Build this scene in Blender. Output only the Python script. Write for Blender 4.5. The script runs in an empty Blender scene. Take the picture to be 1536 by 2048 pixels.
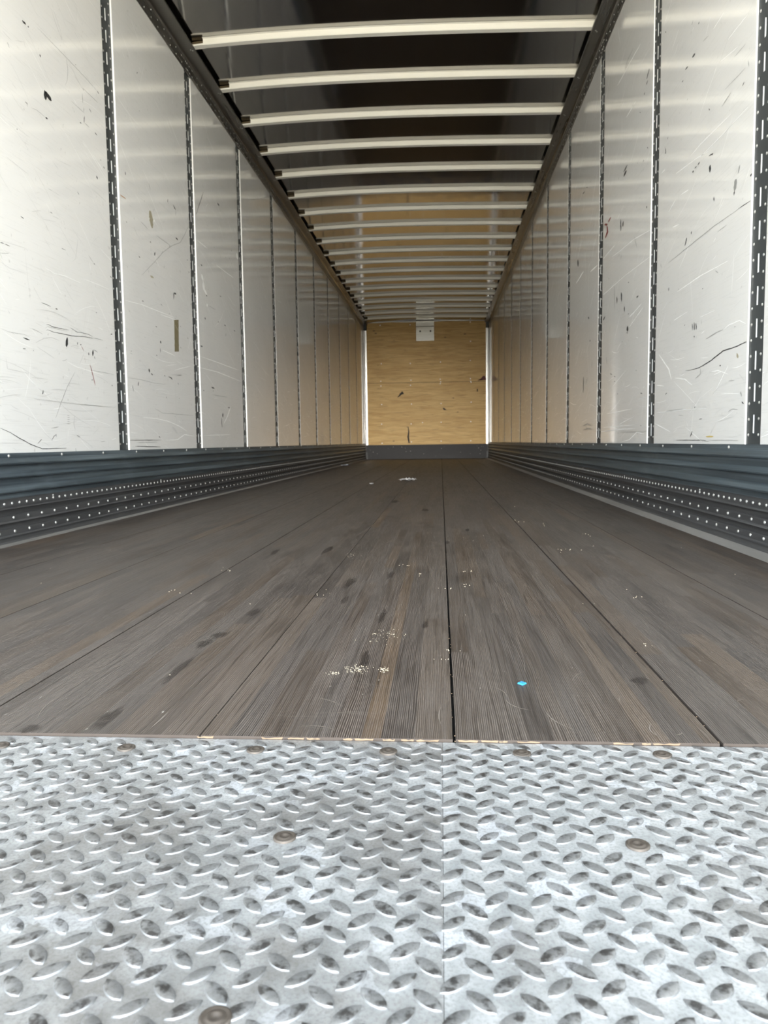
import bpy, math, random
from mathutils import Matrix, Vector

random.seed(7)
scene = bpy.context.scene
COL = scene.collection

# ------------------------------------------------------------------ camera
F_PX, YAW, PITCH, ROLL, CAM_H = 1538.73, 0.0745, 0.0902, -0.0129, 0.3545
_cy, _sy, _cp, _sp, _cr, _sr = (math.cos(YAW), math.sin(YAW), math.cos(PITCH), math.sin(PITCH), math.cos(ROLL), math.sin(ROLL))
_fw, _rt, _up = Vector((-_sy, _cy, 0)), Vector((_cy, _sy, 0)), Vector((0, 0, 1))
FWD = _fw * _cp - _up * _sp
_u2 = _up * _cp + _fw * _sp
RGT = _rt * _cr + _u2 * _sr
UPV = -_rt * _sr + _u2 * _cr
cam_data = bpy.data.cameras.new('camera')
cam = bpy.data.objects.new('camera', cam_data)
COL.objects.link(cam)
cam_data.sensor_fit = 'VERTICAL'
cam_data.sensor_height = 36.0
cam_data.sensor_width = 27.0
cam_data.lens = F_PX / 2048.0 * 36.0
cam_data.clip_start = 0.02
cam_data.clip_end = 300
cam_data.dof.use_dof = True
cam_data.dof.focus_distance = 1.25
cam_data.dof.aperture_fstop = 27.0 / 2.0
M = Matrix((RGT, UPV, -FWD)).transposed().to_4x4()
M.translation = (0, 0, CAM_H)
cam.matrix_world = M
scene.camera = cam

def ray(u, v):
    return FWD + RGT * ((u - 768.0) / F_PX) + UPV * ((1024.0 - v) / F_PX)

def on_plane(axis, val, u, v):
    d = ray(u, v)
    o = Vector((0, 0, CAM_H))
    return o + d * ((val - o[axis]) / d[axis])

# ------------------------------------------------------------------ world, sun, exposure
scene.view_settings.view_transform = 'Standard'
scene.view_settings.look = 'None'
scene.view_settings.gamma = 1.0
scene.view_settings.use_curve_mapping = False
scene.view_settings.exposure = 1.45

world = bpy.data.worlds.new('hazy_sky')
scene.world = world
world.use_nodes = True
bg = world.node_tree.nodes['Background']
bg.inputs['Color'].default_value = (0.82, 0.92, 1.0, 1)      # bright, evenly veiled sky
bg.inputs['Strength'].default_value = 3.4
SUN_DIR = Vector((0.03, -1.0, 0.19)).normalized()             # veiled sun low behind the open rear doors
if hasattr(scene, 'cycles'):
    scene.cycles.max_bounces = 24
    scene.cycles.diffuse_bounces = 12
    scene.cycles.glossy_bounces = 12
    scene.cycles.sample_clamp_indirect = 0.0

sun_data = bpy.data.lights.new('sun', 'SUN')
sun_data.energy = 3.0
sun_data.color = (1.0, 0.95, 0.86)
sun_data.angle = 0.37
sun = bpy.data.objects.new('sun', sun_data)
COL.objects.link(sun)
sun.rotation_euler = SUN_DIR.to_track_quat('Z', 'Y').to_euler()

# ------------------------------------------------------------------ trailer dimensions (metres)
XL, XR = -1.5947, 1.0038
Y0, D = 0.25, 16.3052
ZW, ZR = 0.3315, 2.7103
PITCH_POST = 1.2192
POST_W = 0.1235
YL0, YR0 = 3.8018 - 2 * PITCH_POST, 2.578 - PITCH_POST
FLOOR_L, FLOOR_R = -1.5428, 0.9244
PLATE_END = 0.8945
BOW_Y0, BOW_P = 4.915, 0.598
BOW_Z = 2.806

# ------------------------------------------------------------------ helpers
class MB:
    def __init__(self):
        self.v, self.f, self.m, self.s = [], [], [], []
    def poly(self, pts, m=0, smooth=False):
        n = len(self.v)
        self.v.extend([tuple(p) for p in pts])
        self.f.append(tuple(range(n, n + len(pts))))
        self.m.append(m); self.s.append(smooth)
    def faces(self, pts, faces, m=0, smooth=False):
        n = len(self.v)
        self.v.extend([tuple(p) for p in pts])
        for f in faces:
            self.f.append(tuple(i + n for i in f)); self.m.append(m); self.s.append(smooth)
    def box(self, a, b, m=0):
        x0, x1 = sorted((a[0], b[0])); y0, y1 = sorted((a[1], b[1])); z0, z1 = sorted((a[2], b[2]))
        p = [(x0, y0, z0), (x1, y0, z0), (x1, y1, z0), (x0, y1, z0), (x0, y0, z1), (x1, y0, z1), (x1, y1, z1), (x0, y1, z1)]
        self.faces(p, [(3, 2, 1, 0), (4, 5, 6, 7), (0, 1, 5, 4), (1, 2, 6, 5), (2, 3, 7, 6), (3, 0, 4, 7)], m)
    def dome(self, c, axis, r, h, seg=8, m=0):
        ax = Vector(axis).normalized()
        t = ax.orthogonal().normalized(); b = ax.cross(t)
        c = Vector(c)
        pts = []
        for rr, hh in ((1.0, 0.0), (0.72, 0.7)):
            for i in range(seg):
                a = 2 * math.pi * i / seg
                pts.append(c + (t * math.cos(a) + b * math.sin(a)) * (r * rr) + ax * (h * hh))
        pts.append(c + ax * h)
        fs = []
        for i in range(seg):
            j = (i + 1) % seg
            fs.append((i, j, seg + j, seg + i))
            fs.append((seg + i, seg + j, 2 * seg))
        self.faces(pts, fs, m, True)
    def prism_y(self, prof, y0, y1, m=0, smooth=False, closed=True):
        """profile of (x, z) swept along y"""
        n = len(prof)
        pts = [(x, y0, z) for x, z in prof] + [(x, y1, z) for x, z in prof]
        fs = [(i, (i + 1) % n, n + (i + 1) % n, n + i) for i in range(n if closed else n - 1)]
        self.faces(pts, fs, m, smooth)
        if closed:
            self.faces([(x, y0, z) for x, z in prof], [tuple(range(n))], m)
            self.faces([(x, y1, z) for x, z in prof], [tuple(range(n))], m)
    def mesh(self, name, mats):
        me = bpy.data.meshes.new(name)
        me.from_pydata(self.v, [], self.f)
        for mt in mats:
            me.materials.append(mt)
        me.polygons.foreach_set('material_index', self.m)
        me.polygons.foreach_set('use_smooth', self.s)
        me.update()
        return me

def link(name, me, parent=None, loc=None):
    o = bpy.data.objects.new(name, me)
    COL.objects.link(o)
    if parent is not None:
        o.parent = parent
    if loc is not None:
        o.location = loc
    return o

def build(name, mb, mats, parent=None, loc=None):
    if not isinstance(mats, (list, tuple)):
        mats = [mats]
    return link(name, mb.mesh(name, mats), parent, loc)

def tag(o, label=None, cat=None, group=None, kind=None):
    if label: o['label'] = label
    if cat: o['category'] = cat
    if group: o['group'] = group
    if kind: o['kind'] = kind
    return o

ORD = ['', 'first', 'second', 'third', 'fourth', 'fifth', 'sixth', 'seventh', 'eighth', 'ninth', 'tenth', 'eleventh', 'twelfth',
       'thirteenth', 'fourteenth', 'fifteenth', 'sixteenth', 'seventeenth', 'eighteenth', 'nineteenth', 'twentieth', 'twenty-first',
       'twenty-second', 'twenty-third', 'twenty-fourth', 'twenty-fifth', 'twenty-sixth', 'twenty-seventh', 'twenty-eighth']

# ------------------------------------------------------------------ materials
class NT:
    def __init__(self, name):
        self.mat = bpy.data.materials.new(name)
        self.mat.use_nodes = True
        self.t = self.mat.node_tree
        self.bsdf = self.t.nodes['Principled BSDF']
        self.tc = None
    def n(self, kind, **kw):
        nd = self.t.nodes.new(kind)
        for k, v in kw.items():
            setattr(nd, k, v)
        return nd
    def put(self, sock, val):
        if hasattr(val, 'is_output'):
            self.t.links.new(val, sock)
        elif val is not None:
            if sock.type == 'RGBA' and len(val) == 3:
                val = (*val, 1)
            sock.default_value = val
    def set(self, **kw):
        for k, v in kw.items():
            self.put(self.bsdf.inputs[k.replace('_', ' ')], v)
        return self
    def coord(self, scale=(1, 1, 1), offset=None, which='Object'):
        if self.tc is None:
            self.tc = self.n('ShaderNodeTexCoord')
        mp = self.n('ShaderNodeMapping')
        self.t.links.new(self.tc.outputs[which], mp.inputs['Vector'])
        mp.inputs['Scale'].default_value = scale
        if offset is not None:
            self.put(mp.inputs['Location'], offset)
        return mp.outputs['Vector']
    def noise(self, vec, scale, detail=3, rough=0.55, dist=0.0):
        nd = self.n('ShaderNodeTexNoise')
        self.put(nd.inputs['Vector'], vec)
        nd.inputs['Scale'].default_value = scale
        nd.inputs['Detail'].default_value = detail
        nd.inputs['Roughness'].default_value = rough
        nd.inputs['Distortion'].default_value = dist
        return nd.outputs['Fac']
    def voro(self, vec, scale, out='Color', feature='F1'):
        nd = self.n('ShaderNodeTexVoronoi', feature=feature)
        self.put(nd.inputs['Vector'], vec)
        nd.inputs['Scale'].default_value = scale
        return nd.outputs[out]
    def ramp(self, fac, a, b, lo=0.0, hi=1.0):
        nd = self.n('ShaderNodeMapRange', clamp=True)
        self.put(nd.inputs['Value'], fac)
        for k, v in (('From Min', a), ('From Max', b), ('To Min', lo), ('To Max', hi)):
            nd.inputs[k].default_value = v
        return nd.outputs['Result']
    def mix(self, fac, a, b, mode='MIX'):
        nd = self.n('ShaderNodeMix', data_type='RGBA', blend_type=mode)
        self.put(nd.inputs[0], fac)
        self.put(nd.inputs[6], a)
        self.put(nd.inputs[7], b)
        return nd.outputs[2]
    def math(self, op, a, b=None):
        nd = self.n('ShaderNodeMath', operation=op)
        self.put(nd.inputs[0], a)
        if b is not None:
            self.put(nd.inputs[1], b)
        return nd.outputs[0]
    def bump(self, h, strength, dist):
        nd = self.n('ShaderNodeBump')
        self.put(nd.inputs['Height'], h)
        nd.inputs['Strength'].default_value = strength
        nd.inputs['Distance'].default_value = dist
        self.put(self.bsdf.inputs['Normal'], nd.outputs['Normal'])

def flat(name, col, rough=0.6, metal=0.0):
    t = NT(name)
    t.set(Base_Color=col, Roughness=rough, Metallic=metal)
    return t.mat

def mat_wall():
    t = NT('scuffed_white_panel')
    v = t.coord()
    big = t.noise(v, 1.3, 4)
    col = t.mix(t.ramp(big, 0.35, 0.7), (0.88, 0.87, 0.85), (0.82, 0.812, 0.795))
    # fine diagonal rubbing
    rot = t.n('ShaderNodeMapping')
    t.t.links.new(v, rot.inputs['Vector'])
    rot.inputs['Rotation'].default_value = (math.radians(32), 0, 0)
    rot.inputs['Scale'].default_value = (1, 4.0, 190)
    s1 = t.noise(rot.outputs['Vector'], 1.6, 5, 0.6)
    col = t.mix(t.ramp(s1, 0.57, 0.74, 0, 0.24), col, (0.40, 0.39, 0.37))
    rot2 = t.n('ShaderNodeMapping')
    t.t.links.new(v, rot2.inputs['Vector'])
    rot2.inputs['Rotation'].default_value = (math.radians(14), 0, 0)
    rot2.inputs['Scale'].default_value = (1, 3.0, 240)
    s2 = t.noise(rot2.outputs['Vector'], 1.3, 5, 0.65)
    col = t.mix(t.ramp(s2, 0.60, 0.76, 0, 0.20), col, (0.40, 0.40, 0.39))
    sp = t.noise(v, 38, 2, 0.5)
    col = t.mix(t.ramp(sp, 0.70, 0.78, 0, 0.30), col, (0.35, 0.34, 0.32))
    rough = t.math('ADD', t.ramp(big, 0.3, 0.7, 0.03, 0.06), t.ramp(s1, 0.5, 0.75, 0.0, 0.04))
    t.set(Base_Color=col, Roughness=rough, IOR=1.5, Specular_IOR_Level=0.6)
    wav = t.noise(t.coord((1, 1.0, 0.25)), 1.6, 1)
    t.bump(wav, 0.07, 0.003)
    return t.mat

def mat_wood():
    t = NT('worn_hardwood')
    at = t.n('ShaderNodeAttribute', attribute_name='tone')
    sep = t.n('ShaderNodeSeparateColor')
    t.t.links.new(at.outputs['Color'], sep.inputs['Color'])
    hue, phase, lite = sep.outputs[0], sep.outputs[1], sep.outputs[2]
    comb = t.n('ShaderNodeCombineXYZ')
    t.put(comb.inputs[0], t.math('MULTIPLY', phase, 9.0))
    t.put(comb.inputs[1], t.math('MULTIPLY', phase, 23.0))
    t.put(comb.inputs[2], phase)
    def shifted(scale):
        ad = t.n('ShaderNodeVectorMath', operation='ADD')
        v = t.coord()
        t.t.links.new(v, ad.inputs[0]); t.t.links.new(comb.outputs[0], ad.inputs[1])
        ml = t.n('ShaderNodeVectorMath', operation='MULTIPLY')
        t.t.links.new(ad.outputs[0], ml.inputs[0]); ml.inputs[1].default_value = scale
        return ml.outputs[0]
    def add_w(vec, amt, nz):
        ad = t.n('ShaderNodeVectorMath', operation='ADD')
        t.t.links.new(vec, ad.inputs[0])
        cx = t.n('ShaderNodeCombineXYZ')
        t.put(cx.inputs[0], t.math('MULTIPLY', t.math('SUBTRACT', nz, 0.5), amt))
        t.t.links.new(cx.outputs[0], ad.inputs[1])
        return ad.outputs[0]
    warp = t.noise(shifted((1, 0.10, 1)), 22, 3, 0.55)           # growth rings wander sideways
    wv = t.n('ShaderNodeTexWave', wave_type='BANDS', bands_direction='X', wave_profile='SIN')
    t.put(wv.inputs['Vector'], add_w(shifted((1, 0.02, 1)), 0.014, warp))
    wv.inputs['Scale'].default_value = 122
    wv.inputs['Distortion'].default_value = 1.6
    wv.inputs['Detail'].default_value = 3
    wv.inputs['Detail Scale'].default_value = 3.0
    ring = wv.outputs['Fac']
    streak = t.noise(shifted((1, 0.025, 1)), 210, 4, 0.65)
    fine = t.noise(shifted((1, 0.10, 1)), 700, 2, 0.6)
    patch = t.noise(shifted((1, 0.22, 1)), 9, 4, 0.6)
    base = t.mix(hue, (0.0185, 0.0140, 0.0118), (0.078, 0.047, 0.022))
    base = t.mix(t.math('MULTIPLY', lite, 0.9), base, (0.043, 0.036, 0.0315))
    vis = t.math('MULTIPLY', t.ramp(ring, 0.60, 0.97), t.ramp(patch, 0.34, 0.58, 0.10, 0.95))
    c = t.mix(t.math('MULTIPLY', vis, 0.80), base, t.mix(0.75, base, (0.21, 0.176, 0.152)))
    c = t.mix(t.ramp(streak, 0.46, 0.68, 0, 0.60), c, t.mix(0.5, c, (0.090, 0.077, 0.069)))
    c = t.mix(t.ramp(streak, 0.30, 0.47, 0.65, 0), c, (0.010, 0.0075, 0.0062))
    c = t.mix(t.ramp(fine, 0.30, 0.50, 0.40, 0), c, (0.009, 0.007, 0.006))
    # dust, wear and dark oily patches
    wob = t.noise(t.coord((1, 0.35, 1)), 2.6, 5, 0.6)
    c = t.mix(t.ramp(wob, 0.45, 0.70, 0, 0.42), c, (0.052, 0.045, 0.040))
    wob2 = t.noise(t.coord((1, 0.30, 1), (4, 9, 0)), 6.0, 4, 0.6)
    c = t.mix(t.ramp(wob2, 0.60, 0.72, 0, 0.55), c, (0.018, 0.0135, 0.0115))
    sp = t.noise(t.coord((1, 0.5, 1)), 120, 2, 0.5)
    c = t.mix(t.ramp(sp, 0.735, 0.78, 0, 0.55), c, (0.30, 0.28, 0.25))
    r = t.ramp(streak, 0.3, 0.7, 0.42, 0.58)
    t.set(Base_Color=c, Roughness=r, Specular_IOR_Level=0.45)
    h = t.math('ADD', t.math('MULTIPLY', vis, 0.8), t.math('MULTIPLY', fine, 0.6))
    t.bump(h, 0.5, 0.0012)
    return t.mat

def mat_tread(dark=False, grime=0.50):
    t = NT('worn_shaded_lug_steel' if dark else 'galvanised_steel')
    v = t.coord(which='Object') if not dark else None
    if dark:
        g = t.n('ShaderNodeNewGeometry')
        v = g.outputs['Position']
    sp = t.noise(v, 26, 4, 0.6, 0.6)
    vd = t.n('ShaderNodeVectorMath', operation='ADD')
    t.put(vd.inputs[0], v)
    nn = t.n('ShaderNodeTexNoise'); t.put(nn.inputs['Vector'], v); nn.inputs['Scale'].default_value = 60; nn.inputs['Detail'].default_value = 3
    vs = t.n('ShaderNodeVectorMath', operation='SCALE'); t.put(vs.inputs[0], nn.outputs['Color']); vs.inputs['Scale'].default_value = 0.02
    t.put(vd.inputs[1], vs.outputs[0])
    spl = t.voro(vd.outputs[0], 52)
    sg = t.n('ShaderNodeSeparateColor'); t.put(sg.inputs[0], spl)
    c = t.mix(t.ramp(sp, 0.35, 0.68), (0.37, 0.388, 0.402), (0.54, 0.556, 0.574))
    c = t.mix(t.ramp(sg.outputs[0], 0.90, 0.93, 0, 0.75), c, (0.66, 0.69, 0.74))
    fine = t.noise(v, 300, 4, 0.65)
    c = t.mix(t.ramp(fine, 0.46, 0.66, 0, 0.55), c, (0.20, 0.20, 0.20))
    dirt = t.noise(v, 5.5, 5, 0.62)
    c = t.mix(t.ramp(dirt, grime, grime + 0.22, 0, 0.62), c, (0.125, 0.108, 0.092))
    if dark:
        c = t.mix(0.50, c, (0.075, 0.069, 0.065))  # dark reflection painted into the lug tops, together with wear and grime
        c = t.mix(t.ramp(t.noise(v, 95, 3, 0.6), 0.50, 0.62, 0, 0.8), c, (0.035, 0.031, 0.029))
    t.set(Base_Color=c, Metallic=0.72, Roughness=t.ramp(fine, 0.3, 0.7, 0.30 if dark else 0.36, 0.44 if dark else 0.52))
    t.bump(fine, 0.25, 0.0008)
    return t.mat

def mat_ply():
    t = NT('front_plywood')
    n1 = t.noise(t.coord((0.55, 1, 5.5)), 2.2, 5, 0.6, 1.2)
    n2 = t.noise(t.coord((1.2, 1, 22)), 3.0, 4, 0.6, 0.4)
    c = t.mix(t.ramp(n1, 0.36, 0.66), (0.52, 0.325, 0.115), (0.66, 0.45, 0.185))
    c = t.mix(t.ramp(n2, 0.52, 0.68, 0, 0.55), c, (0.24, 0.14, 0.05))
    k = t.voro(t.coord((1, 1, 1.8)), 2.3, 'Distance')
    c = t.mix(t.ramp(k, 0.035, 0.075, 0.75, 0), c, (0.13, 0.08, 0.04))
    t.set(Base_Color=c, Roughness=0.55, Specular_IOR_Level=0.35)
    return t.mat

def mat_roof():
    t = NT('roof_aluminium')
    n = t.noise(t.coord((0.8, 1.4, 1)), 1.5, 2, 0.5)
    s = t.noise(t.coord((1, 0.5, 1)), 9, 3)
    t.set(Base_Color=(0.36, 0.35, 0.335), Metallic=1.0, Roughness=t.ramp(s, 0.3, 0.7, 0.06, 0.11))
    t.bump(n, 0.22, 0.005)
    return t.mat

def mat_streaky(name, dark, light, metal, rough, sy=0.6, amount=0.6):
    """painted / mill metal with wear running along the trailer"""
    t = NT(name)
    s = t.noise(t.coord((1, sy, 40)), 2.0, 5, 0.65)
    b = t.noise(t.coord(), 3.5, 4)
    c = t.mix(t.ramp(s, 0.42, 0.72, 0, amount), dark, light)
    c = t.mix(t.ramp(b, 0.55, 0.75, 0, amount * 0.5), c, light)
    t.set(Base_Color=c, Metallic=metal, Roughness=t.ramp(s, 0.3, 0.7, rough, rough + 0.15))
    return t.mat

M_WALL = mat_wall()
M_WOOD = mat_wood()
M_PLATE = mat_tread()
M_PLATE_GRIMY = mat_tread(False, 0.385)
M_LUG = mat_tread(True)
M_PLATE_RIM = flat('lug_rim_zinc', (0.21, 0.212, 0.214), 0.48, 0.8)
M_PLY = mat_ply()
M_ROOF = mat_roof()
M_POST = mat_streaky('grey_post_paint', (0.060, 0.068, 0.070), (0.12, 0.13, 0.135), 0.25, 0.42, 1.0, 0.35)
M_LINER = mat_streaky('scuff_liner_paint', (0.070, 0.090, 0.106), (0.26, 0.315, 0.35), 0.35, 0.34, 0.5, 0.55)
M_BASE = mat_streaky('base_rail_metal', (0.060, 0.060, 0.062), (0.14, 0.14, 0.14), 0.30, 0.48, 0.4, 0.45)
M_RAIL = mat_streaky('top_rail_metal', (0.25, 0.24, 0.222), (0.31, 0.295, 0.275), 0.9, 0.22, 0.2, 0.4)
M_RIVET = flat('rivet_zinc', (0.60, 0.60, 0.585), 0.30, 0.6)
M_SLOT = flat('slot_white_edge', (0.86, 0.87, 0.86), 0.45)
M_BOW = mat_streaky('bow_metal', (0.90, 0.88, 0.81), (0.94, 0.92, 0.86), 0.04, 0.5, 1.0, 0.5)
M_PLUG = flat('rusty_socket', (0.10, 0.072, 0.035), 0.7)
M_ALU = flat('bright_aluminium', (0.48, 0.47, 0.455), 0.40, 0.7)
M_BRACKET = mat_streaky('galvanised_bracket', (0.42, 0.41, 0.37), (0.60, 0.60, 0.57), 0.45, 0.33, 1.0, 0.5)
M_EDGE = mat_streaky('floor_edge_metal', (0.30, 0.29, 0.275), (0.52, 0.51, 0.49), 0.55, 0.38, 0.5, 0.6)
M_DARK = flat('dark_void', (0.02, 0.02, 0.02), 0.9)
M_BLACK = flat('black_gap_and_cap', (0.012, 0.012, 0.012), 0.5)
M_KICK = mat_streaky('kick_plate_metal', (0.024, 0.023, 0.0245), (0.042, 0.041, 0.043), 0.0, 0.6, 1.0, 0.4)
M_NAIL = flat('nail_washer', (0.92, 0.90, 0.82), 0.4, 0.1)
M_SPECK = flat('pale_speck', (0.22, 0.21, 0.20), 0.6)
M_SCREW = mat_streaky('rusty_screw', (0.055, 0.045, 0.037), (0.12, 0.105, 0.092), 0.5, 0.45, 30, 0.7)
M_SKIN = flat('outer_skin', (0.75, 0.75, 0.75), 0.5)
M_BLUE = flat('blue_plastic', (0.025, 0.20, 0.40), 0.5)
M_PAPER = flat('scrap_paper', (0.20, 0.20, 0.205), 0.7)
M_FILM = flat('scrap_film', (0.35, 0.38, 0.45), 0.3)
M_CRUMB = flat('pale_crumb', (0.27, 0.235, 0.175), 0.9)
def mat_stain():
    t = NT('oil_stain')
    at = t.n('ShaderNodeAttribute', attribute_name='fade')
    sg = t.n('ShaderNodeSeparateColor'); t.t.links.new(at.outputs['Color'], sg.inputs[0])
    nz = t.noise(t.coord((1, 0.3, 1)), 90, 4, 0.65)
    a = t.math('MULTIPLY', t.ramp(t.math('ADD', sg.outputs[0], t.math('MULTIPLY', t.math('SUBTRACT', nz, 0.5), 0.6)), 0.02, 0.45), 0.42)
    t.set(Base_Color=(0.014, 0.0095, 0.0072), Roughness=0.55, Alpha=a)
    return t.mat
M_STAIN = mat_stain()
M_GOUGE = flat('dark_gouge', (0.03, 0.02, 0.012), 0.7)
M_SCRAPE = flat('wood_scrape', (0.135, 0.115, 0.098), 0.8)
M_SPLINT = flat('fresh_splinter', (0.15, 0.105, 0.066), 0.8)
M_ENDG = flat('board_end_grain', (0.040, 0.030, 0.024), 0.8)

def mat_ground():
    t = NT('yard_concrete')
    n = t.noise(t.coord(), 0.6, 5)
    t.set(Base_Color=t.mix(n, (0.82, 0.67, 0.48), (0.88, 0.74, 0.55)), Roughness=0.9)
    return t.mat

MARK = {
    'k': flat('mark_black', (0.035, 0.035, 0.035), 0.6),
    'g': flat('mark_grey', (0.34, 0.34, 0.33), 0.5),
    'w': flat('mark_white', (0.95, 0.95, 0.94), 0.6),
    'f': flat('mark_faint', (0.58, 0.575, 0.56), 0.5),
    'r': flat('mark_red', (0.24, 0.022, 0.018), 0.5),
    'o': flat('mark_orange', (0.42, 0.20, 0.07), 0.6),
    't': flat('mark_tape', (0.24, 0.205, 0.12), 0.6),
    'y': flat('mark_yellow', (0.60, 0.46, 0.16), 0.6),
    'b': flat('mark_brown', (0.40, 0.36, 0.26), 0.6),
}

# ------------------------------------------------------------------ yard outside the open rear
g = MB(); g.box((-900, -2500, -1.45), (900, 300, -1.30))
tag(build('ground', g, mat_ground()), kind='structure')

# ------------------------------------------------------------------ walls
def wall_side(name, X, s):
    """s = outward direction of this wall (-1 left, +1 right)"""
    m = MB()
    m.box((X + s * 0.020, Y0, -0.06), (X + s * 0.055, D + 0.05, 3.0))
    w = build(name, m, M_SKIN)
    return tag(w, kind='structure')

WALL_L = wall_side('wall_left', XL, -1)
WALL_R = wall_side('wall_right', XR, 1)

def post_ys(y0):
    ys = []
    y = y0
    while y < D - 0.15:
        ys.append(y); y += PITCH_POST
    return ys

PANELS = {'L': [], 'R': []}
def add_panels(side, X, s, y0, parent):
    ys = post_ys(y0)
    edges = [Y0] + [v for y in ys for v in (y - POST_W / 2, y + POST_W / 2)] + [D - 0.002]
    for i in range(0, len(edges), 2):
        a, b = edges[i], edges[i + 1]
        if b - a < 0.03:
            continue
        m = MB()
        bev = 0.0015
        x0, x1 = X + s * 0.018, X
        # face with a small chamfer round the edge
        z0, z1 = ZW - 0.004, ZR + 0.03
        o = [(x1 + s * bev, a, z0), (x1 + s * bev, b, z0), (x1 + s * bev, b, z1), (x1 + s * bev, a, z1)]
        q = [(x1, a + bev, z0 + bev), (x1, b - bev, z0 + bev), (x1, b - bev, z1 - bev), (x1, a + bev, z1 - bev)]
        k = [(x0, a, z0), (x0, b, z0), (x0, b, z1), (x0, a, z1)]
        m.faces(o + q + k, [(4, 5, 6, 7)] + [(j, (j + 1) % 4, 4 + (j + 1) % 4, 4 + j) for j in range(4)] +
                [(8 + j, 8 + (j + 1) % 4, (j + 1) % 4, j) for j in range(4)])
        p = build('wall_panel', m, M_WALL, parent)
        PANELS[side].append((a, b, p))

add_panels('L', XL, -1, YL0, WALL_L)
add_panels('R', XR, 1, YR0, WALL_R)

# ------------------------------------------------------------------ slotted posts
def post_meshes(s, rec=0.008):
    xf = s * rec                      # face sits behind the panel faces
    xb = s * 0.018
    hw, sw = POST_W / 2 - 0.0002, 0.0062
    z0, z1 = ZW - 0.004, ZR + 0.03
    m = MB()
    slots = []
    z = 0.094
    while z < z1 - 0.05:
        if z - 0.03 > z0 + 0.02:
            slots.append((z - 0.030, z + 0.030))
        z += 0.1016
    so = 0.0037
    for ya, yb in ((-hw, so - sw), (so + sw, hw)):
        m.box((xf, ya, z0), (xb, yb, z1), 0)
    zz = z0
    for a, b in slots + [(z1, z1)]:
        m.box((xf, so - sw, zz), (xb, so + sw, a), 0)
        zz = b
    for a, b in slots:                   # white lining inside each slot
        e = 0.0004
        m.poly([(xf + s * e, so + sw - e, a), (xb, so + sw - e, a), (xb, so + sw - e, b), (xf + s * e, so + sw - e, b)], 1)
        m.poly([(xb - s * e, so - sw, a), (xb - s * e, so + sw, a), (xb - s * e, so + sw, b), (xb - s * e, so - sw, b)], 1)
    body = m.mesh('post_body', [M_POST, M_SLOT])
    r = MB()
    z = 0.008
    while z < z1:
        if z > z0 + 0.01:
            for y in (-0.0358, 0.0432):
                r.dome((xf, y, z), (-s, 0, 0), 0.0052, 0.0030, 8)
        z += 0.0508
    return body, r.mesh('post_rivets', [M_RIVET])

POSTS = {'L': (post_meshes(-1), post_meshes(-1, 0.002)), 'R': (post_meshes(1, 0.0045), post_meshes(1, 0.0015))}
FLUSH = {'L': 7.0, 'R': 4.6}
for side, X, y0, txt in (('L', XL, YL0, 'on the wall with the brown tape'), ('R', XR, YR0, 'on the wall with the red smear')):
    ys = post_ys(y0)
    for i, y in enumerate(ys):
        o = link('wall_post', POSTS[side][y > FLUSH[side]][0], None, (X, y, 0))
        tag(o, 'slotted grey post %s, %s from the plywood' % (txt, ORD[len(ys) - i]), 'wall post', 'slotted posts between the white panels')
        r = link('rivet_rows', POSTS[side][y > FLUSH[side]][1], o)
        tag(r, kind='stuff')

# ------------------------------------------------------------------ corrugated scuff liners with riveted base rail
LINER = [(0.3330, 0.000), (0.3330, 0.003), (0.3150, 0.003), (0.3130, 0.006), (0.2960, 0.021), (0.2920, 0.020), (0.2870, 0.004),
         (0.2630, 0.004), (0.2600, 0.007), (0.2470, 0.021), (0.2430, 0.020), (0.2380, 0.004),
         (0.2130, 0.004), (0.2100, 0.007), (0.1930, 0.022), (0.1885, 0.021), (0.1830, 0.005), (0.1660, 0.005)]
BASE = [(0.1660, 0.009), (0.1640, 0.012), (0.1330, 0.012), (0.1310, 0.016), (0.1280, 0.018), (0.1260, 0.006), (0.1080, 0.006),
        (0.1060, 0.015), (0.0840, 0.015), (0.0815, 0.020), (0.0780, 0.022), (0.0760, 0.008), (0.0580, 0.008), (0.0560, 0.017),
        (0.0340, 0.017), (0.0310, 0.024), (0.0270, 0.024), (0.0250, 0.018), (0.0120, 0.020), (0.0040, 0.026), (0.0, 0.026)]
for name, X, s in (('baseboard_left', XL, -1), ('baseboard_right', XR, 1)):
    m = MB()
    prof = [(X - s * d, z) for z, d in LINER] + [(X + s * 0.016, 0.1660), (X + s * 0.016, 0.3330)]
    m.prism_y(prof, Y0, D - 0.03)
    b = build(name, m, M_LINER)
    tag(b, kind='structure')
    m = MB()
    prof = [(X - s * d, z) for z, d in BASE] + [(X + s * 0.016, 0.0), (X + s * 0.016, 0.1660)]
    m.prism_y(prof, Y0, D - 0.03)
    br = build('base_rail', m, M_BASE, b)
    r = MB()
    y = 0.32
    while y < D - 0.1:
        r.dome((X - s * 0.003, y + (0.05 if s > 0 else 0.02), 0.3225), (-s, 0, 0), 0.0062, 0.004, 8)
        y += 0.4
    y = 0.29
    k = 0
    while y < D - 0.08:
        r.dome((X - s * 0.012, y, 0.148), (-s, 0, 0), 0.0056, 0.0040, 8)
        if k % 2 == 0:
            r.dome((X - s * 0.015, y, 0.0955), (-s, 0, 0), 0.0058, 0.0042, 8)
            r.dome((X - s * 0.017, y, 0.0450), (-s, 0, 0), 0.0058, 0.0042, 8)
        if k % 24 == 6:
            r.dome((X - s * 0.012, y, 0.1575), (-s, 0, 0), 0.0045, 0.0030, 8)
        y += 0.0508
        k += 1
    tag(build('rivet_rows', r, M_RIVET, b), kind='stuff')

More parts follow.
